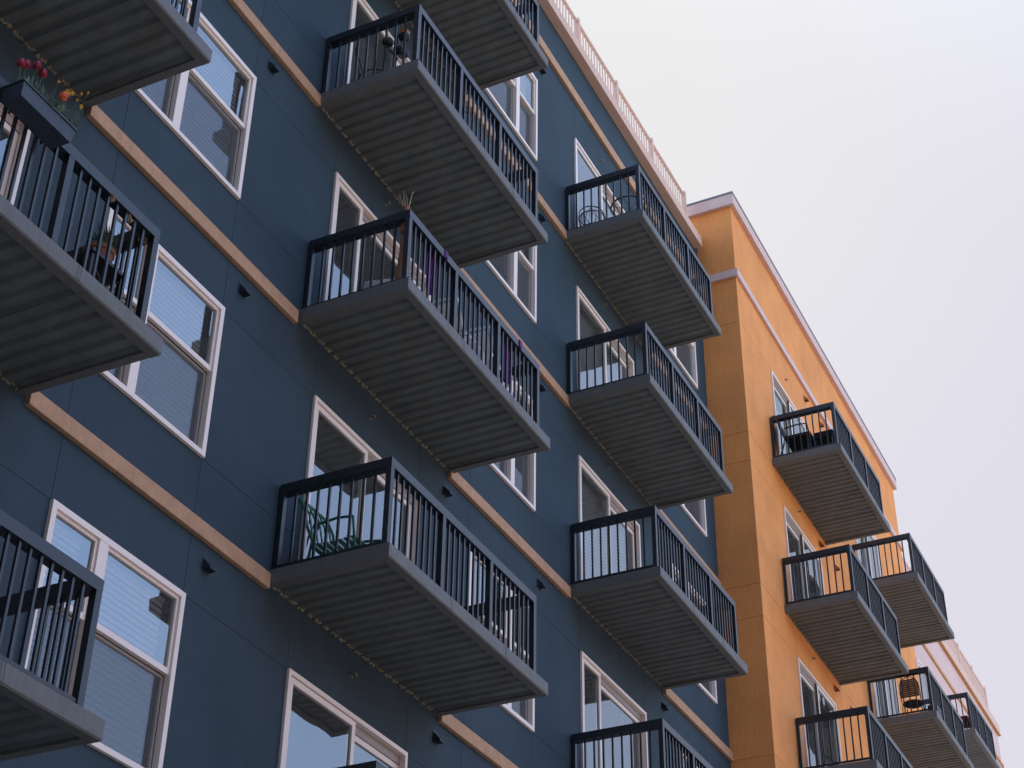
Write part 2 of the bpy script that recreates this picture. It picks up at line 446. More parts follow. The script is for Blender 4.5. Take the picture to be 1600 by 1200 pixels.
wall_sheet(w, 0, -2, OX, 0, 22.62, holes, vj, hj, 'y', 0, rev=.145)
w.quad((-2, YR, 0), (-2, 0, 0), (-2, 0, 22.62), (-2, YR, 22.62))
w.quad((OX, YR, 0), (-2, YR, 0), (-2, YR, 22.62), (OX, YR, 22.62))
wall = w.build('wall', M['blue'], blue)
r = MB(); r.quad((-2, 0.3, 22.50), (OX, 0.3, 22.50), (OX, YR, 22.50), (-2, YR, 22.50)); r.build('roof', M['roof'], blue)
# bands between the balconies
BAL = {'A': (4.598, 7.952), 'B': (11.344, 14.698), 'C': (18.084, 21.438)}
for k in LV:
    xs = [-2, BAL['A'][0], BAL['A'][1], BAL['B'][0], BAL['B'][1], BAL['C'][0], BAL['C'][1], OX-.002]
    for i in range(0, 8, 2):
        a = xs[i] + (0 if i == 0 else .002); b = xs[i+1]-.004
        m = MB(); z = zk(k)-.065
        m.prism_x([(.0, z+.165), (-.05, z+.158), (-.055, z+.15), (-.055, z+.004), (-.05, z), (.0, z+.004)], a, b)
        m.build('trim_band', M['tan'], blue)
m = MB(); m.prism_x([(0, 21.42), (-.05, 21.41), (-.055, 21.40), (-.055, 21.21), (-.05, 21.205), (0, 21.21)], -2, OX-.002); m.build('trim_band', M['tan'], blue)
# cornice and roof railing
m = MB(); m.prism_x([(.25, 22.56), (-.155, 22.455), (-.16, 22.44), (-.16, 22.235), (-.152, 22.23), (0, 22.235), (0, 22.3), (.25, 22.3)], -2, OX-.18)
m.build('cornice', M['cornice'], blue)
rr = MB(); ry = .10
ps = []; x = 24.0
while x > -2: ps.append(x); x -= 1.70
rr.box(-2, 24.05, ry-.02, ry+.03, 23.50, 23.55); rr.box(-2, 24.05, ry-.012, ry+.022, 22.68, 22.71)
for p in ps:
    rr.box(p-.038, p+.038, ry-.038, ry+.038, 22.55, 23.60)
    for j in range(1, 14):
        bx = p-1.70*j/14
        rr.box(bx-.009, bx+.009, ry-.009, ry+.009, 22.71, 23.50)
rr.build('roof_railing', M['cornice'], blue)
bl = {(0,-1):(('full','full'),.55), (0,0):(('full','full'),.62), (0,1):(('full','full'),.55)}
dress = {(1,-1):'dark', (1,0):'dark', (1,1):'dark', (1,2):'curtain', (2,0):'vertical', (2,1):'blind', (2,2):'blind', (2,3):'dark', (0,0):'dark'}
mulls = {(1,1):12.42, (2,0):19.10, (1,-1):13.03, (1,0):12.90}
for k in LV:
    if k < -1: continue
    z = zk(k)
    for i, (a, b, mu) in enumerate(WA):
        if i == 3 and k > 1: continue
        bs = {0: ('full', 'full'), 1: ('full' if k < 2 else '.45', 'full'), 2: ('full', '.5'), 3: ('full', 'full')}[i]
        if i == 1 and k in (0, 1): bs = ('none', 'none' if k == 0 else '.6')
        if i == 2: bs = ('none', 'none')
        window(blue, a, b, mu, z+WB, z+WT, z+WR, .0, bs, tilt=.5 if k != 0 else .7)
    for i, (a, b) in enumerate(DR):
        mu = mulls.get((i, k), a+(b-a)*.495)
        sliding_door(blue, a, b, mu, z+TH+.002, z+WT+.005, .0, True, dress.get((i, k), 'dark'), sx=[20.11] if (i, k) == (2, 0) else None)
    for x in (3.6, 10.44, 14.67, 17.21, 21.43): hood(blue, x, 0, z-.245)
    for x in (6.2, 12.94, 19.57): sprinkler(blue, x, 0, z+2.79)
for x in (17.21,): hood(blue, x, 0, zk(4)-.245)
bn = {'A': (-1, 0, 1), 'B': (-1, 0, 1, 2, 3), 'C': (-1, 0, 1, 2, 3)}
fix = {('B',-1):(.05,.06), ('B',0):(.0,-.01), ('B',1):(.055,.015), ('B',2):(-.015,-.02), ('C',3):(-.05,-.065), ('C',2):(-.035,-.025), ('C',1):(.045,.015), ('A',1):(.0,.02), ('A',0):(-.03,-.01)}
proto = None
for cn, ks in bn.items():
    for k in ks:
        dx, dz = fix.get((cn, k), (0, 0))
        loc = (BAL[cn][0]+dx, -.001, zk(k)+dz)
        if proto is None:
            proto = make_balcony('balcony', blue, loc)
        else:
            c = copy_tree(proto, blue); c.location = loc
for o in blue.children: o.matrix_parent_inverse = Matrix.Translation((2, 0, 0))

# ================================================================== ORANGE BLOCK
SL = .0165
def sl(p): return (p[0], p[1], p[2]-SL*max(0, p[0]-26.0))
def zs(x): return -SL*max(0, x-26.0)
XE = 35.9
orange = empty('apartment_block', (OX, YO, 0), 'orange stuccoed apartment block standing forward of its neighbours', 'building')
holes = []; OD = [(26.08, 28.30, 27.20), (31.40, 33.45, 32.50)]
for k in LV:
    for a, b, m_ in OD: holes.append((a, b, zk(k)+TH-.05, zk(k)+WT))
vj, hj = [], []
for k in range(-2, 4):
    z = zk(k)-.04
    hj.append((z-.01, OX, XE))
for k in LV:
    prev = OX
    for a, b, m_ in OD: hj.append((zk(k)+WT, prev, a)); prev = b
    hj.append((zk(k)+WT, prev, XE))
    for a, b, m_ in OD: vj += [(a, zk(k)+WT, zk(k)+H-.05), (b, zk(k)+WT, zk(k)+H-.05)]
w = MB()
wall_sheet(w, 0, OX, XE, 0, 23.25, holes, vj, hj, 'y', YO, rev=.145, g=.006, dep=.010)
w.warp(sl)
sidej = [(h[0], YO, YR) for h in hj if h[1] == OX]
wall_sheet(w, 0, YO, 3.0, 0, 23.25, [], [], sidej, 'x', OX, g=.006, dep=.010)
e = zs(XE)
w.quad((XE, YO, 0), (XE, YR, 0), (XE, YR, 23.25+e), (XE, YO, 23.25+e))
w.quad((OX, 3.0, 22), (OX, YR, 22), (OX, YR, 23.25), (OX, 3.0, 23.25)) if False else None
w.quad((OX, YR, 0), (OX, 3.0, 0), (OX, 3.0, 23.25), (OX, YR, 23.25))
w.quad((XE, YR, 0), (OX, YR, 0), (OX, YR, 23.25), (XE, YR, 23.25+e))
w.build('wall', M['orange'], orange)
m = MB(); m.quad((OX, YO, 23.22), (XE, YO, 23.22+e), (XE, YR, 23.22+e), (OX, YR, 23.22)); m.build('roof', M['roof'], orange)
m = MB()
m.box(OX-.085, XE+.085, YO-.085, YO-.001, 23.17, 23.43); m.box(OX-.085, OX-.001, YO-.001, YR, 23.17, 23.43)
m.box(XE+.001, XE+.085, YO-.001, YR, 23.17, 23.43); m.box(OX-.001, XE+.001, YO-.001, YO+.30, 23.262, 23.43)
m.box(OX-.001, OX+.30, YO+.30, YR, 23.262, 23.43)
m.warp(sl); m.build('cornice', M['mauve'], orange)
m = MB(); m.box(OX-.097, XE+.097, YO-.097, YO+.32, 23.431, 23.47); m.box(OX-.097, OX+.32, YO+.32, YR, 23.431, 23.47); m.warp(sl); m.build('coping_flashing', M['flash'], orange)
m = MB(); m.box(OX-.055, XE+.055, YO-.055, YO-.001, 21.42, 21.585); m.box(OX-.055, OX-.001, YO-.001, 3, 21.42, 21.585); m.warp(sl); m.build('trim_band', M['mauve'], orange)
for k in LV:
    if k < 0: continue
    z = zk(k)
    for i, (a, b, mu) in enumerate(OD):
        o = sliding_door(orange, a, b, mu, z+TH-.048, z+WT, YO, False, ['white', 'vertical', 'curtain', 'white'][(k+i) % 4])
        for oo in [o]: oo.location = (0, 0, zs((a+b)/2)); oo.rotation_euler = (0, 0, 0)
    for x in (28.42, 29.46, 34.0): hood(orange, x, YO, z+2.80+zs(x) + (.38 if k == 3 else 0), 'ohood')
    for x in (27.1, 32.2): sprinkler(orange, x, YO, z+2.80+zs(x))
ob = [(25.64, .975, 3, -.01), (25.60, .965, 2, 0), (25.55, .97, 1, -.01), (25.55, .97, 0, 0), (30.90, .90, 3, -.03), (30.86, .90, 2, -.03), (30.84, .9, 1, -.03), (30.84, .9, 0, -.03)]
for x, sx, k, dz in ob:
    c = copy_tree(proto, orange); c.location = (x, YO-.001, zk(k)-.03+zs(x)+dz); c.scale = (sx, 1, 1); c.rotation_euler = (0, math.atan(SL), 0)
for o in orange.children: o.matrix_parent_inverse = Matrix.Translation((-OX, -YO, 0))

# ================================================================== PINK BLOCK
XP = 49.75
pink = empty('apartment_block', (XE, 0, 0), 'pink stuccoed apartment block with bands coloured as shaded undersides, farthest in the row', 'building')
PD = [(39.45, 41.2, 40.35)]
holes = [(a, b, zk(k)-.30, zk(k)+WT-.27) for k in LV for a, b, m_ in PD]
w = MB(); wall_sheet(w, 0, XE, XP, 0, 22.45, holes, [], [(zk(k)-.2, XE, XP) for k in LV], 'y', 0)
w.quad((XP, 0, 0), (XP, YR, 0), (XP, YR, 22.45), (XP, 0, 22.45)); w.quad((XP, YR, 0), (XE, YR, 0), (XE, YR, 22.45), (XP, YR, 22.45))
w.build('wall', M['pink'], pink)
m = MB(); m.quad((XE, .2, 22.3), (XP, .2, 22.3), (XP, YR, 22.3), (XE, YR, 22.3)); m.build('roof', M['roof'], pink)
for z0, z1 in ((20.86, 21.04), (17.68, 17.84), (14.63, 14.79)):
    m = MB(); m.box(XE+.002, XP+.05, -.04, -.001, z0+.03, z1-.05); m.build('trim_band', M['ochre'], pink)  # whole band takes the colour of its shaded underside
m = MB(); m.box(XE+.002, XP+.10, -.075, -.001, 21.97, 22.28); m.build('cornice', M['cornice'], pink)
m = MB(); m.box(XE+.002, XP+.11, -.083, -.001, 21.93, 21.969); m.build('cornice_soffit_shade', M['ochre'], pink)  # strip painted in the brown of the shaded cornice soffit
m = MB(); ry = .1
m.box(XE+.1, 49.3, ry-.02, ry+.03, 23.22, 23.28); m.box(XE+.1, 49.3, ry-.012, ry+.022, 22.5, 22.53)
x = 49.25
while x > XE+.2:
    m.box(x-.05, x+.05, ry-.045, ry+.045, 22.45, 23.34)
    for j in range(1, 14): bx = x-1.7*j/14; m.box(bx-.011, bx+.011, ry-.011, ry+.011, 22.53, 23.22) if bx > XE+.1 else None
    x -= 1.7
m.box(49.2, 49.3, .1, 6, 23.22, 23.28)
m.build('roof_railing', M['cornice'], pink)
for k in (1, 2, 3):
    for a, b, mu in PD: sliding_door(pink, a, b, mu, zk(k)-.29, zk(k)+WT-.27, 0, True, 'white')
    c = copy_tree(proto, pink); c.location = (38.80, -.001, zk(k)-.385); c.scale = (.84, 1, 1)
for o in pink.children: o.matrix_parent_inverse = Matrix.Translation((-XE, 0, 0))

# ================================================================== SETTING
m = MB(); m.box(-600, 600, -600, 600, -.6, -.14); g = m.build('ground', M['asphalt']); tag(g, kind='structure')
m = MB(); m.box(-60, 120, -38, 40, -.139, 0); g = m.build('pavement', M['paving']); tag(g, kind='structure')

# an added, unseen wing left of the camera: it shades everything that faces it
blocker = empty('apartment_block', (-6, -4, 0), 'tall blue stuccoed wing added out of view to shade from the left', 'building')
m = MB(); m.box(-22, -5, -44, -3.2, 0, 43.6); m.build('wall', M['blue'], blocker)
m = MB(); m.box(-22.1, -4.85, -44.15, -3.05, 43.601, 44); m.build('cornice', M['cornice'], blocker)
for k in range(-2, 11):
    m = MB(); m.box(-4.999, -4.95, -44, -3.2, zk(k)-.065, zk(k)+.10); m.build('trim_band', M['tan'], blocker)
for o in blocker.children: o.matrix_parent_inverse = Matrix.Translation((6, 4, 0))

added_opp = empty('apartment_block', (10, -44, 0), 'sandy stuccoed block added out of view behind the camera, for shade and bounce', 'building')  # unseen block added to shade the street front and bounce light
m = MB(); m.box(-45, 60, -58, -44, 0, 19); m.build('wall', M['pink'], added_opp)
m = MB(); m.box(-45.1, 60.1, -58.1, -43.85, 19.001, 19.4); m.build('cornice', M['cornice'], added_opp)
for o in added_opp.children: o.matrix_parent_inverse = Matrix.Translation((-10, 44, 0))

# ================================================================== THINGS ON THE BALCONIES
def fl(k, cn='B'): return zk(k) + fix.get((cn, k), (0, 0))[1] + TH
def leaf(mb, base, tip, w, bend=.02):
    b = Vector(base); t = Vector(tip); d = t-b; s = d.cross(Vector((.3, 1, .2))).normalized()*w
    m = (b+t)/2 + Vector((bend, -bend, 0))
    mb.quad(tuple(b), tuple(m-s), tuple(t), tuple(m+s))
def tulip(x, y, z0, zt, lean, label, matn='tulip'):
    e = empty('tulip', (x, y, z0), label, 'flower', 'tulips in the rail planter')
    hx, hy = lean
    st = MB(); st.tube([(0, 0, 0), (hx*.4, hy*.4, (zt-z0)*.55), (hx, hy, zt-z0-.045)], .004, 5); st.build('stem', M['leaf'], e)
    f = MB()
    for k in range(6):
        a = k*PI/3+.2; c, s = math.cos(a), math.sin(a); q = []
        for r, h, wd in ((.004, -.045, .006), (.026, -.022, .019), (.028, .004, .018), (.016, .030, .004)):
            q.append(((hx+c*r-s*wd, hy+s*r+c*wd, zt-z0+h), (hx+c*r+s*wd, hy+s*r-c*wd, zt-z0+h)))
        for u, v in zip(q[:-1], q[1:]): f.quad(u[0], u[1], v[1], v[0])
    f.build('blossom', M[matn], e, smooth=True)
    l = MB()
    for k in range(4):
        a = random.uniform(0, 2*PI); r = random.uniform(.03, .07); h = random.uniform(.10, .19)
        leaf(l, (0, 0, 0), (r*math.cos(a), r*math.sin(a), h), .014)
    l.build('leaf', M['leaf'], e)
def daisy(x, y, z0, zt, lean, label, r=.022):
    e = empty('daisy', (x, y, z0), label, 'flower', 'yellow daisies in the rail planter')
    hx, hy = lean
    st = MB(); st.tube([(0, 0, 0), (hx*.6, hy*.6, (zt-z0)*.5), (hx, hy, zt-z0)], .0022, 4)
    for k in range(5):
        h = (zt-z0)*random.uniform(.1, .6); a = random.uniform(0, 2*PI)
        leaf(st, (hx*.3, hy*.3, h), (hx*.3+.04*math.cos(a), hy*.3+.04*math.sin(a), h+.05), .004)
    st.build('stem', M['leaf'], e)
    f = MB()
    for k in range(11):
        a = 2*PI*k/11; c, s = math.cos(a), math.sin(a); p = (hx, hy-.002, zt-z0)
        f.quad(p, (p[0]+c*r*.6-s*r*.2, p[1]-r*.3-s*.3*r, p[2]+s*r*.6+c*r*.2), (p[0]+c*r, p[1]-r*.35-s*.3*r, p[2]+s*r), (p[0]+c*r*.6+s*r*.2, p[1]-r*.3-s*.3*r, p[2]+s*r*.6-c*r*.2))
    f.ball((hx, hy-.006, zt-z0), r*.3, 8, 5)
    f.build('blossom', M['yellow'], e)
# planter hung outside the rail of the left balcony
px0, px1 = 5.93, 6.49
pl = empty('planter_box', (px0, -1.262, 9.70), 'long slate blue planter box hooked on the outside of a rail, full of flowers', 'planter box')
b = MB()
def taper(mb, x0, x1, y0, y1, z0, z1, t):
    i = len(mb.v)
    mb.v += [(x0+t,y0+t,z0),(x1-t,y0+t,z0),(x1-t,y1,z0),(x0+t,y1,z0),(x0,y0,z1),(x1,y0,z1),(x1,y1,z1),(x0,y1,z1)]
    mb.f += [(i,i+3,i+2,i+1),(i,i+1,i+5,i+4),(i+1,i+2,i+6,i+5),(i+2,i+3,i+7,i+6),(i+3,i,i+4,i+7)]
taper(b, 0, px1-px0, -.19, 0, 0, .115, .015); b.build('box', M['planter'], pl)
b = MB(); frame = [(-.008, px1-px0+.008, -.20, -.185), (-.008, px1-px0+.008, -.012, .003)]
for x0, x1, y0, y1 in frame: b.box(x0, x1, y0, y1, .115, .128)
b.box(-.008, .01, -.185, -.012, .115, .128); b.box(px1-px0-.01, px1-px0+.008, -.185, -.012, .115, .128); b.build('rim', M['black'], pl)
b = MB(); b.box(.017, px1-px0-.017, -.170, -.018, .09, .105); b.build('soil', M['wicker'], pl)
b = MB()
for xx in (.10, .44): b.box(xx, xx+.02, .003, .010, -.02, .236); b.box(xx, xx+.02, .003, .11, .2361, .242)
b.build('hook', M['black'], pl)
for (x, y, zt, ln, lb) in ((5.955, -1.37, 10.045, (-.01, .01), 'crimson tulip at the left end of the blue planter, leaning outwards'), (6.01, -1.35, 10.10, (.0, .01), 'small crimson tulip behind the first one in the blue planter'), (6.07, -1.37, 10.14, (.01, 0), 'tallest crimson tulip, third along the blue planter'), (6.12, -1.38, 10.11, (.02, .0), 'crimson tulip bending towards the daisies in the blue planter')):
    tulip(x, y, 9.80, zt, ln, lb)
tulip(6.27, -1.44, 9.80, 9.93, (-.02, -.07), 'coral orange bloom drooping over the front lip of the blue planter', 'coral')
dl = ['tallest of the yellow daisies beside the tulips', 'wide open yellow daisy at the middle of the planter', 'yellow daisy bud just right of the open daisy', 'yellow daisy pair companion near the planter middle', 'small yellow daisy on a thin leaning stem', 'yellow daisy standing highest at the right end', 'low yellow daisy over the right end of the planter', 'far right pale yellow daisy on an outward bent stem']
for i, (x, zt, ln, r) in enumerate(((6.30, 10.21, (.03, 0), .014), (6.38, 10.155, (.03, -.02), .034), (6.43, 10.20, (.02, 0), .014), (6.46, 10.225, (.02, 0), .02), (6.50, 10.225, (.05, .01), .013), (6.53, 10.30, (.04, 0), .014), (6.52, 10.175, (.06, -.01), .02), (6.54, 10.39, (.11, .02), .013))):
    daisy(x, -1.34, 9.80, zt, ln, 'yellow daisy: '+dl[i] if False else dl[i], r)
b = MB()
for k in range(800):
    x = random.uniform(5.95, 6.47); y = random.uniform(-1.43, -1.28); h = random.uniform(.04, .17 if x > 6.15 else .12)
    a = random.uniform(0, 2*PI); r = random.uniform(.01, .07)
    leaf(b, (x, y, 9.80), (x+r*math.cos(a), y+r*math.sin(a), 9.80+h), random.uniform(.002, .006))
tag(b.build('foliage', M['leafdark']), 'mixed green stems and leaves filling the blue rail planter', 'foliage', kind='stuff')

# wicker ball lights on the railing
f0 = zk(0)-.01+TH
sl0 = empty('string_lights', (7.3, -1.17, 9.9), 'string of woven ball lights draped along the rail behind the planter', 'string lights')
b = MB(); b.tube([(-.9, -.06, .02), (-.4, -.05, -.04), (-.1, -.03, .00), (.15, -.02, -.06), (.4, 0, -.01), (.43, .5, -.05), (.43, 1.0, -.01)], .004, 5); b.build('wire', M['black'], sl0)
def wball(parent, c, r):
    m = MB()
    for k in range(9):
        ax = Vector((random.uniform(-1, 1), random.uniform(-1, 1), random.uniform(-1, 1))).normalized()
        u = ax.orthogonal().normalized(); v = ax.cross(u)
        m.tube([tuple(Vector(c)+(u*math.cos(t*PI/6)+v*math.sin(t*PI/6))*r) for t in range(13)], .0035, 4)
    m.build('woven_ball', M['twig'], parent)
for c in ((-.10, -.04, -.05), (.14, -.03, -.07), (.40, .02, -.07), (.43, .45, -.09)): wball(sl0, c, .045)
# side table with potted plant
t = empty('side_table', (7.42, -.92, f0), 'small dark side table behind the railing under a potted plant', 'table')
b = MB(); b.box(-.2, .2, -.2, .2, .42, .45); b.build('table_top', M['black'], t)
for sx in (-.17, .17):
    for sy in (-.17, .17): b = MB(); b.box(sx-.015, sx+.015, sy-.015, sy+.015, 0, .42); b.build('leg', M['black'], t)
b = MB()
for s_ in (-.17, .17): b.tube([(-.17, s_, .05), (.17, s_, .38)], .008, 5); b.tube([(-.17, s_, .38), (.17, s_, .05)], .008, 5)
b.build('cross_brace', M['black'], t)
t = empty('potted_plant', (7.46, -.95, f0+.451), 'leafy plant in a terracotta pot on the small dark table', 'potted plant')
b = MB(); b.lathe(0, 0, [(.075, 0), (.11, .15), (.12, .15), (.122, .19), (.108, .19), (.10, .17)], 20); b.build('pot', M['terra'], t, smooth=False)
b = MB()
for k in range(150):
    a = random.uniform(0, 2*PI); r = random.uniform(.02, .15); h = random.uniform(.02, .22)
    leaf(b, (r*.3*math.cos(a), r*.3*math.sin(a), .17), (r*math.cos(a), r*math.sin(a), .18+h), .013)
b.build('leaves', M['leafdark'], t)

# chairs: origin on the floor, facing -y
def patio_chair(name, x, y, z, rz, label, cat, m, slats_n=5, w=.52, style='slat', seatm=None, group=None):
    e = empty(name, (x, y, z), label, cat, group, rz)
    seatm = seatm or m; h = w/2
    b = MB()
    if style == 'slat':
        for k in range(7): yy = -.24+k*.075; b.box(-h+.03, h-.03, yy, yy+.055, .405+.01*abs(k-3)/3, .42+.01*abs(k-3)/3)
    else:
        b.box(-h+.02, h-.02, -.26, .24, .40, .46)
    b.build('seat', seatm, e)
    b = MB()
    if style == 'slat':
        for k in range(slats_n): xx = -h+.06+(w-.12-.035)*k/(slats_n-1); b.tube([(xx+.017, .25, .44), (xx+.017, .29, .62), (xx+.017, .33, .80), (xx+.017, .40, .95)], .011, 5)
    elif style == 'solid':
        i = 6
        for k in range(i):
            z0 = .46+.5*k/i; z1 = .46+.5*(k+1)/i; y0 = .24+.14*k/i; y1 = .24+.14*(k+1)/i; ww0 = h-.02-.03*k/i; 
            b.quad((-ww0, y0, z0), (ww0, y0, z0), (ww0-.005, y1, z1), (-ww0+.005, y1, z1)); b.quad((ww0, y0+.02, z0), (-ww0, y0+.02, z0), (-ww0+.005, y1+.02, z1), (ww0-.005, y1+.02, z1))
    else:
        for k in range(7): zz = .50+.06*k; b.tube([(-h+.03, .25+.05*k/7, zz), (0, .29+.05*k/7, zz+.02), (h-.03, .25+.05*k/7, zz)], .008, 5)
    b.build('backrest', seatm if style == 'solid' else m, e)
    for s_ in (-1, 1):
        b = MB(); b.tube([(s_*h, -.26, 0), (s_*h, -.25, .40), (s_*h, -.22, .62), (s_*h, -.05, .645), (s_*h, .22, .62)], .014, 6); b.build('arm', m, e)
        b = MB(); b.tube([(s_*h, .34, 0), (s_*h, .24, .30), (s_*h, .22, .45), (s_*h, .30, .64), (s_*h*.98, .33, .80), (s_*h*.95, .41, .98)], .015, 6); b.build('back_leg', m, e)
    b = MB(); b.tube([(-h, -.25, .40), (h, -.25, .40)], .012, 6); b.tube([(-h*.95, .41, .975), (0, .43, 1.0), (h*.95, .41, .975)], .015, 6); b.tube([(-h, .22, .45), (h, .22, .45)], .012, 6); b.build('crossbar', m, e)
    return e
f1, f2, f3c = fl(1), fl(2), fl(3, 'C')
patio_chair('garden_chair', 11.98, -.44, f0, 0, 'dark green metal chair with slatted seat facing the railing', 'chair', M['green'])
patio_chair('folding_chair', 12.72, -.62, f1, 0, 'dark slatted chair on the balcony with the purple cloths', 'chair', M['black'])
patio_chair('plastic_chair', 13.45, -.72, f1, PI/2, 'white plastic chair behind the rail, left one of the pair', 'chair', M['plastic'], style='solid', group='white plastic chairs')
patio_chair('plastic_chair', 14.10, -.80, f1, PI/2, 'white plastic chair near the right end rail', 'chair', M['plastic'], style='solid', group='white plastic chairs')
# driftwood log in the corner
lg = empty('driftwood_log', (11.53, -1.13, f1), 'reddish driftwood log with bare twigs leaning in a balcony corner', 'log')
b = MB(); pts = []; 
for k in range(13): t_ = k/12; pts.append((.0+.05*t_+.012*math.sin(7*t_), .0+.01*math.sin(9*t_), 1.13*t_))
b.tube(pts, .050, 9, .036); b.v = [(p[0]+random.uniform(-.004, .004), p[1]+random.uniform(-.004, .004), p[2]) for p in b.v]; b.build('trunk', M['wood'], lg)
b = MB()
b.tube([(.04, 0, 1.1), (.0, .02, 1.22), (-.01, .02, 1.30), (.03, 0, 1.24), (.06, 0, 1.16)], .006, 5)
b.tube([(.06, 0, 1.1), (.09, -.01, 1.2), (.10, -.02, 1.33), (.13, -.02, 1.38)], .008, 5, .004); b.ball((.13, -.02, 1.385), .009, 7, 5)
b.tube([(.03, 0, 1.1), (-.05, .03, 1.17), (-.06, .03, 1.22)], .006, 5, .003)
b.build('twig', M['twig'], lg)
# cushion on the floor
cu = MB(); n = 10
for side in (-1, 1):
    base = len(cu.v)
    for i in range(n+1):
        for j in range(n+1):
            u, v = 2*i/n-1, 2*j/n-1
            th_ = .075*((1-u*u)*(1-v*v))**.45; pin = 1-.06*(1-abs(u)**6)*abs(v)**3
            cu.v.append((side*th_+.006*math.sin(9*u+5*v), u*.27*(1-.07*(1-v*v)), v*.27*(1-.07*(1-u*u))))
    for i in range(n):
        for j in range(n):
            a = base+i*(n+1)+j; cu.f.append((a, a+1, a+n+2, a+n+1) if side < 0 else (a, a+n+1, a+n+2, a+1))
o = cu.build('cushion', M['cushion'], loc=(11.86, -.72, f1+.275), smooth=True); o.rotation_euler = (math.radians(6), math.radians(12), math.radians(8))
tag(o, 'cream canvas cushion propped on the floor beside the driftwood log', 'cushion')
# purple cloths pegged over the front rail
for i, (x, lb) in enumerate(((12.15, 'purple cloth hanging inside the rail near the driftwood log'), (13.97, 'purple cloth hanging inside the rail near the right end'))):
    m = MB(); nn = 12
    for k in range(nn):
        a, c = -.13+.26*k/nn, -.13+.26*(k+1)/nn
        ya = .010*math.sin(k*1.5); yb = .010*math.sin((k+1)*1.5)
        for r_ in range(5):
            z1 = -.56*r_/5; z2 = -.56*(r_+1)/5; sq = 1-.35*r_/5; sq2 = 1-.35*(r_+1)/5
            m.quad((a*sq, ya, z1), (c*sq, yb, z1), (c*sq2, yb, z2+.05*abs(c)/.13*(r_ == 4)), (a*sq2, ya, z2+.05*abs(a)/.13*(r_ == 4)))
    e = empty('cloth', (x, -1.13, f1+.90), lb, 'cloth', 'purple cloths on the rail')
    m.build('fabric', M['purple'], e)
    p = MB(); p.box(.07, .13, -.128, .012, .058, .066); p.box(.07, .13, -.130, -.1255, -.03, .066); p.box(.07, .13, .012, .016, -.03, .066); p.build('peg', M['purple'], e)
# stand of round bowls and wire chair on the balcony above
ps = empty('plant_stand', (11.55, -.88, f2), 'black metal stand carrying four round bowls, one amber', 'plant stand')
b = MB(); b.tube([(0, 0, .02), (0, 0, .80)], .010, 6)
for a in (0, 2.1, 4.2): b.tube([(.16*math.cos(a), .16*math.sin(a), 0), (0, 0, .25)], .008, 5)
for c in ((-.12, .05, .50), (.06, -.05, .72), (-.04, -.06, .42), (.14, .0, .56)): b.tube([(0, 0, c[2]-.10), (c[0], c[1], c[2]-.02)], .007, 5)
b.build('frame', M['black'], ps)
for i, c in enumerate(((-.12, .05, .56), (.06, -.05, .77), (-.04, -.06, .46), (.14, .0, .60))):
    b = MB(); b.ball(c, .070, 14, 9, (1, 1, .85)); o = b.build('bowl', M['black'], ps, smooth=True)
    if i == 1:
        b = MB(); b.lathe(c[0], c[1], [(.060, c[2]+.030), (.066, c[2]+.075), (.055, c[2]+.078)], 16); b.build('rim', M['amber'], o)
def bistro(name, x, y, z, rz, label, m, fill=None, s=1.0):
    e = empty(name, (x, y, z), label, 'chair', None, rz)
    b = MB(); b.lathe(0, 0, [(.19, .43), (.205, .44), (.205, .46), (.19, .47)], 24) if fill else b.tube([(.2*math.cos(t*PI/12), .2*math.sin(t*PI/12), .45) for t in range(25)], .009, 6)
    if not fill:
        for k in range(-3, 4): xx = k*.05; yy = math.sqrt(max(0, .04-xx*xx)); b.tube([(xx, -yy, .45), (xx, yy, .45)], .004, 4)
    b.build('seat', fill or m, e)
    b = MB(); pts = [(-.19, .15, .45), (-.20, .20, .62), (-.18, .23, .80), (-.10, .25, .90), (0, .26, .93), (.10, .25, .90), (.18, .23, .80), (.20, .20, .62), (.19, .15, .45)]
    b.tube(pts, .010, 6)
    if fill:
        for k in range(10):
            z0 = .52+.036*k; ww = .185-.010*max(0, k-6)**1.5/2; b.box(-ww, ww, .195+.006*k, .207+.006*k, z0, z0+.030)
    else:
        b.tube([(0, .17, .45), (-.10, .22, .66), (0, .25, .90)], .006, 5); b.tube([(0, .17, .45), (.10, .22, .66), (0, .25, .90)], .006, 5)
    b.build('backrest', m, e)
    for sx in (-1, 1):
        b = MB(); b.tube([(sx*.17, -.14, .44), (sx*.20, -.20, 0)], .009, 6); b.build('leg', m, e)
        b = MB(); b.tube([(sx*.18, .14, .44), (sx*.21, .22, 0)], .009, 6); b.build('leg', m, e)
    b = MB(); b.tube([(.17*math.cos(t*PI/8), .17*math.sin(t*PI/8), .22) for t in range(17)], .006, 5); b.build('stretcher', m, e)
    return e
bistro('bistro_chair', 11.82, -.45, f2, .5, 'black wire bistro chair low behind the rail beside the bowl stand', M['black'])
bistro('bistro_chair', 18.42, -.32, f3c, -1.1, 'black wire bistro chair on the top balcony, beside the round table', M['black'])
tb = empty('bistro_table', (18.72, -.84, f3c), 'round black wire bistro table on the top balcony near the roof', 'table')
b = MB(); b.tube([(.30*math.cos(t*PI/16), .30*math.sin(t*PI/16), .70) for t in range(33)], .014, 6); b.build('rim', M['black'], tb)
b = MB()
for k in range(6): b.tube([(0, 0, .70), (.295*math.cos(k*PI/3), .295*math.sin(k*PI/3), .70)], .004, 4)
b.build('spoke', M['black'], tb)
for a in (.4, 2.5, 4.6): b = MB(); b.tube([(.29*math.cos(a), .29*math.sin(a), .69), (.08*math.cos(a), .08*math.sin(a), .35), (.26*math.cos(a), .26*math.sin(a), 0)], .009, 6); b.build('leg', M['black'], tb)
f3d = zk(3)-.04+TH
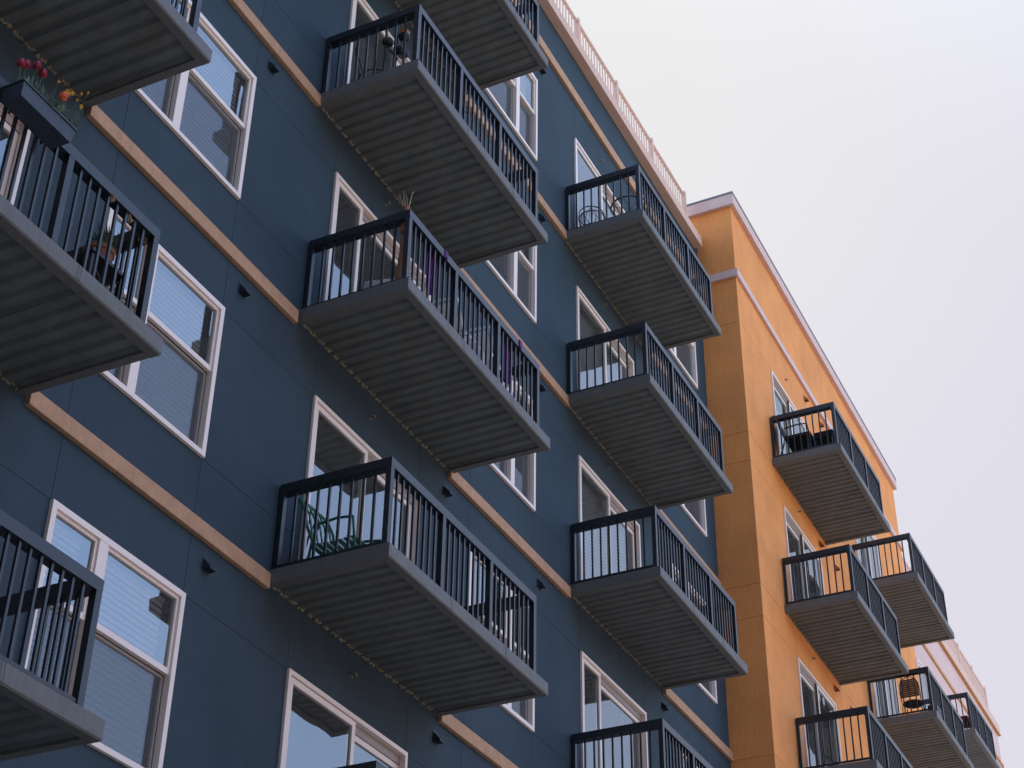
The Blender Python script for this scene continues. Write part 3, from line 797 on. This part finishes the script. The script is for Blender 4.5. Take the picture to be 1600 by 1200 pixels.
patio_chair('lounge_chair', 26.0, -1.22, f3d, 0, 'black armchair with a dark cushion on the top orange balcony', 'chair', M['black'], style='solid', seatm=M['darkcush'], w=.58)
ot = empty('footstool', (26.05, -1.72, f3d), 'dark cushioned footstool in front of the black armchair', 'footstool')
b = MB(); b.box(-.26, .26, -.17, .19, .30, .42); b.build('cushion', M['darkcush'], ot)
for sx in (-.23, .23):
    for sy in (-.14, .16): b = MB(); b.tube([(sx, sy, 0), (sx, sy, .30)], .013, 6); b.build('leg', M['black'], ot)
f2e = zk(2)-.14+TH
bistro('wicker_chair', 31.45, -1.50, f2e, PI/2, 'brown wicker bistro chair standing behind the far orange block rail', M['wicker'], M['wicker'])
bx = empty('storage_crate', (31.55, -1.88, f2e), 'low dark crate beside the brown wicker chair', 'crate')
b = MB(); b.box(-.2, .2, -.09, .09, .02, .05); b.build('base', M['black'], bx)
b = MB()
for zz in (.08, .17, .26): b.box(-.2, .2, -.09, -.08, zz, zz+.06); b.box(-.2, .2, .08, .09, zz, zz+.06); b.box(-.2, -.19, -.08, .08, zz, zz+.06); b.box(.19, .2, -.08, .08, zz, zz+.06)
b.box(-.2, -.17, -.095, -.0901, .02, .32); b.box(.17, .2, -.095, -.0901, .02, .32)
b.build('slatted_side', M['black'], bx)
st = empty('footstool', (39.15, -.95, zk(3)-.385+TH), 'maroon topped footstool behind the pink block railing', 'footstool')
b = MB(); b.box(-.22, .22, -.2, .2, .26, .40); b.build('cushion', M['maroon'], st)
for sx in (-.18, .18):
    for sy in (-.16, .16): b = MB(); b.tube([(sx, sy, 0), (sx, sy, .26)], .015, 6); b.build('leg', M['black'], st)

# ================================================================== CAMERA
R = [[0.44193711455422785, -0.8969616365594101, 0.012304849456537786], [-0.5127945959670165, -0.24135386407397974, 0.8238871370786068], [-0.7360253318510903, -0.37041616438436337, -0.5666203102927645]]
cam = bpy.data.cameras.new('camera'); co = bpy.data.objects.new('camera', cam); COL.objects.link(co)
mw = Matrix(((R[0][0], R[1][0], R[2][0], 0), (R[0][1], R[1][1], R[2][1], -8.2333), (R[0][2], R[1][2], R[2][2], 1.6), (0, 0, 0, 1)))
co.matrix_world = mw
cam.sensor_width = 36; cam.lens = 2614.607/1600*36; cam.clip_start = .1; cam.clip_end = 3000
S.camera = co
# ================================================================== LIGHT
sd = Vector((.50, .42, .76)).normalized()
el = math.asin(sd.z); az = math.atan2(sd.x, sd.y)
W = bpy.data.worlds.new('World'); S.world = W; W.use_nodes = True
nt = W.node_tree; bg = nt.nodes['Background']
sk = nt.nodes.new('ShaderNodeTexSky'); sk.sky_type = 'NISHITA'; sk.sun_disc = False
sk.sun_elevation = el; sk.sun_rotation = az; sk.air_density = 1.0; sk.dust_density = .8; sk.ozone_density = 1.0; sk.altitude = 0
mx = nt.nodes.new('ShaderNodeMix'); mx.data_type = 'RGBA'
geo = nt.nodes.new('ShaderNodeTexCoord'); dp = nt.nodes.new('ShaderNodeVectorMath'); dp.operation = 'DOT_PRODUCT'
dp.inputs[1].default_value = Vector((.80, .58, .05)).normalized()
nt.links.new(geo.outputs['Generated'], dp.inputs[0])
d2 = nt.nodes.new('ShaderNodeVectorMath'); d2.operation = 'DOT_PRODUCT'; d2.inputs[1].default_value = sd
nt.links.new(geo.outputs['Generated'], d2.inputs[0])
m3 = nt.nodes.new('ShaderNodeMapRange'); m3.interpolation_type = 'SMOOTHSTEP'
m3.inputs['From Min'].default_value = .84; m3.inputs['From Max'].default_value = 1.0
nt.links.new(d2.outputs['Value'], m3.inputs['Value'])
gl2 = nt.nodes.new('ShaderNodeMix'); gl2.data_type = 'RGBA'
gl2.inputs[6].default_value = (2.16, 2.11, 2.38, 1); gl2.inputs[7].default_value = (2.48, 2.46, 2.46, 1)
nt.links.new(m3.outputs[0], gl2.inputs[0])
mr = nt.nodes.new('ShaderNodeMapRange'); mr.interpolation_type = 'SMOOTHSTEP'
mr.inputs['From Min'].default_value = -.05; mr.inputs['From Max'].default_value = .73
mr.inputs['To Min'].default_value = .12; mr.inputs['To Max'].default_value = 1.0
nt.links.new(dp.outputs['Value'], mr.inputs['Value']); nt.links.new(mr.outputs[0], mx.inputs[0]); nt.links.new(gl2.outputs[2], mx.inputs[7])
mx.inputs[7].default_value = (2.36, 2.32, 2.45, 1)
gn = nt.nodes.new('ShaderNodeVectorMath'); gn.operation = 'SCALE'; gn.inputs['Scale'].default_value = 2.0
nt.links.new(sk.outputs[0], gn.inputs[0]); nt.links.new(gn.outputs[0], mx.inputs[6]); nt.links.new(mx.outputs[2], bg.inputs[0])
bg.inputs[1].default_value = .15
sl_ = bpy.data.lights.new('sun', 'SUN'); so = bpy.data.objects.new('sun', sl_); COL.objects.link(so)
sl_.energy = 2.6; sl_.angle = math.radians(3); sl_.color = (1, .93, .84)
so.rotation_euler = sd.to_track_quat('Z', 'Y').to_euler()
S.view_settings.view_transform = 'Standard'; S.view_settings.look = 'None'; S.view_settings.gamma = 1; S.view_settings.exposure = 1.2
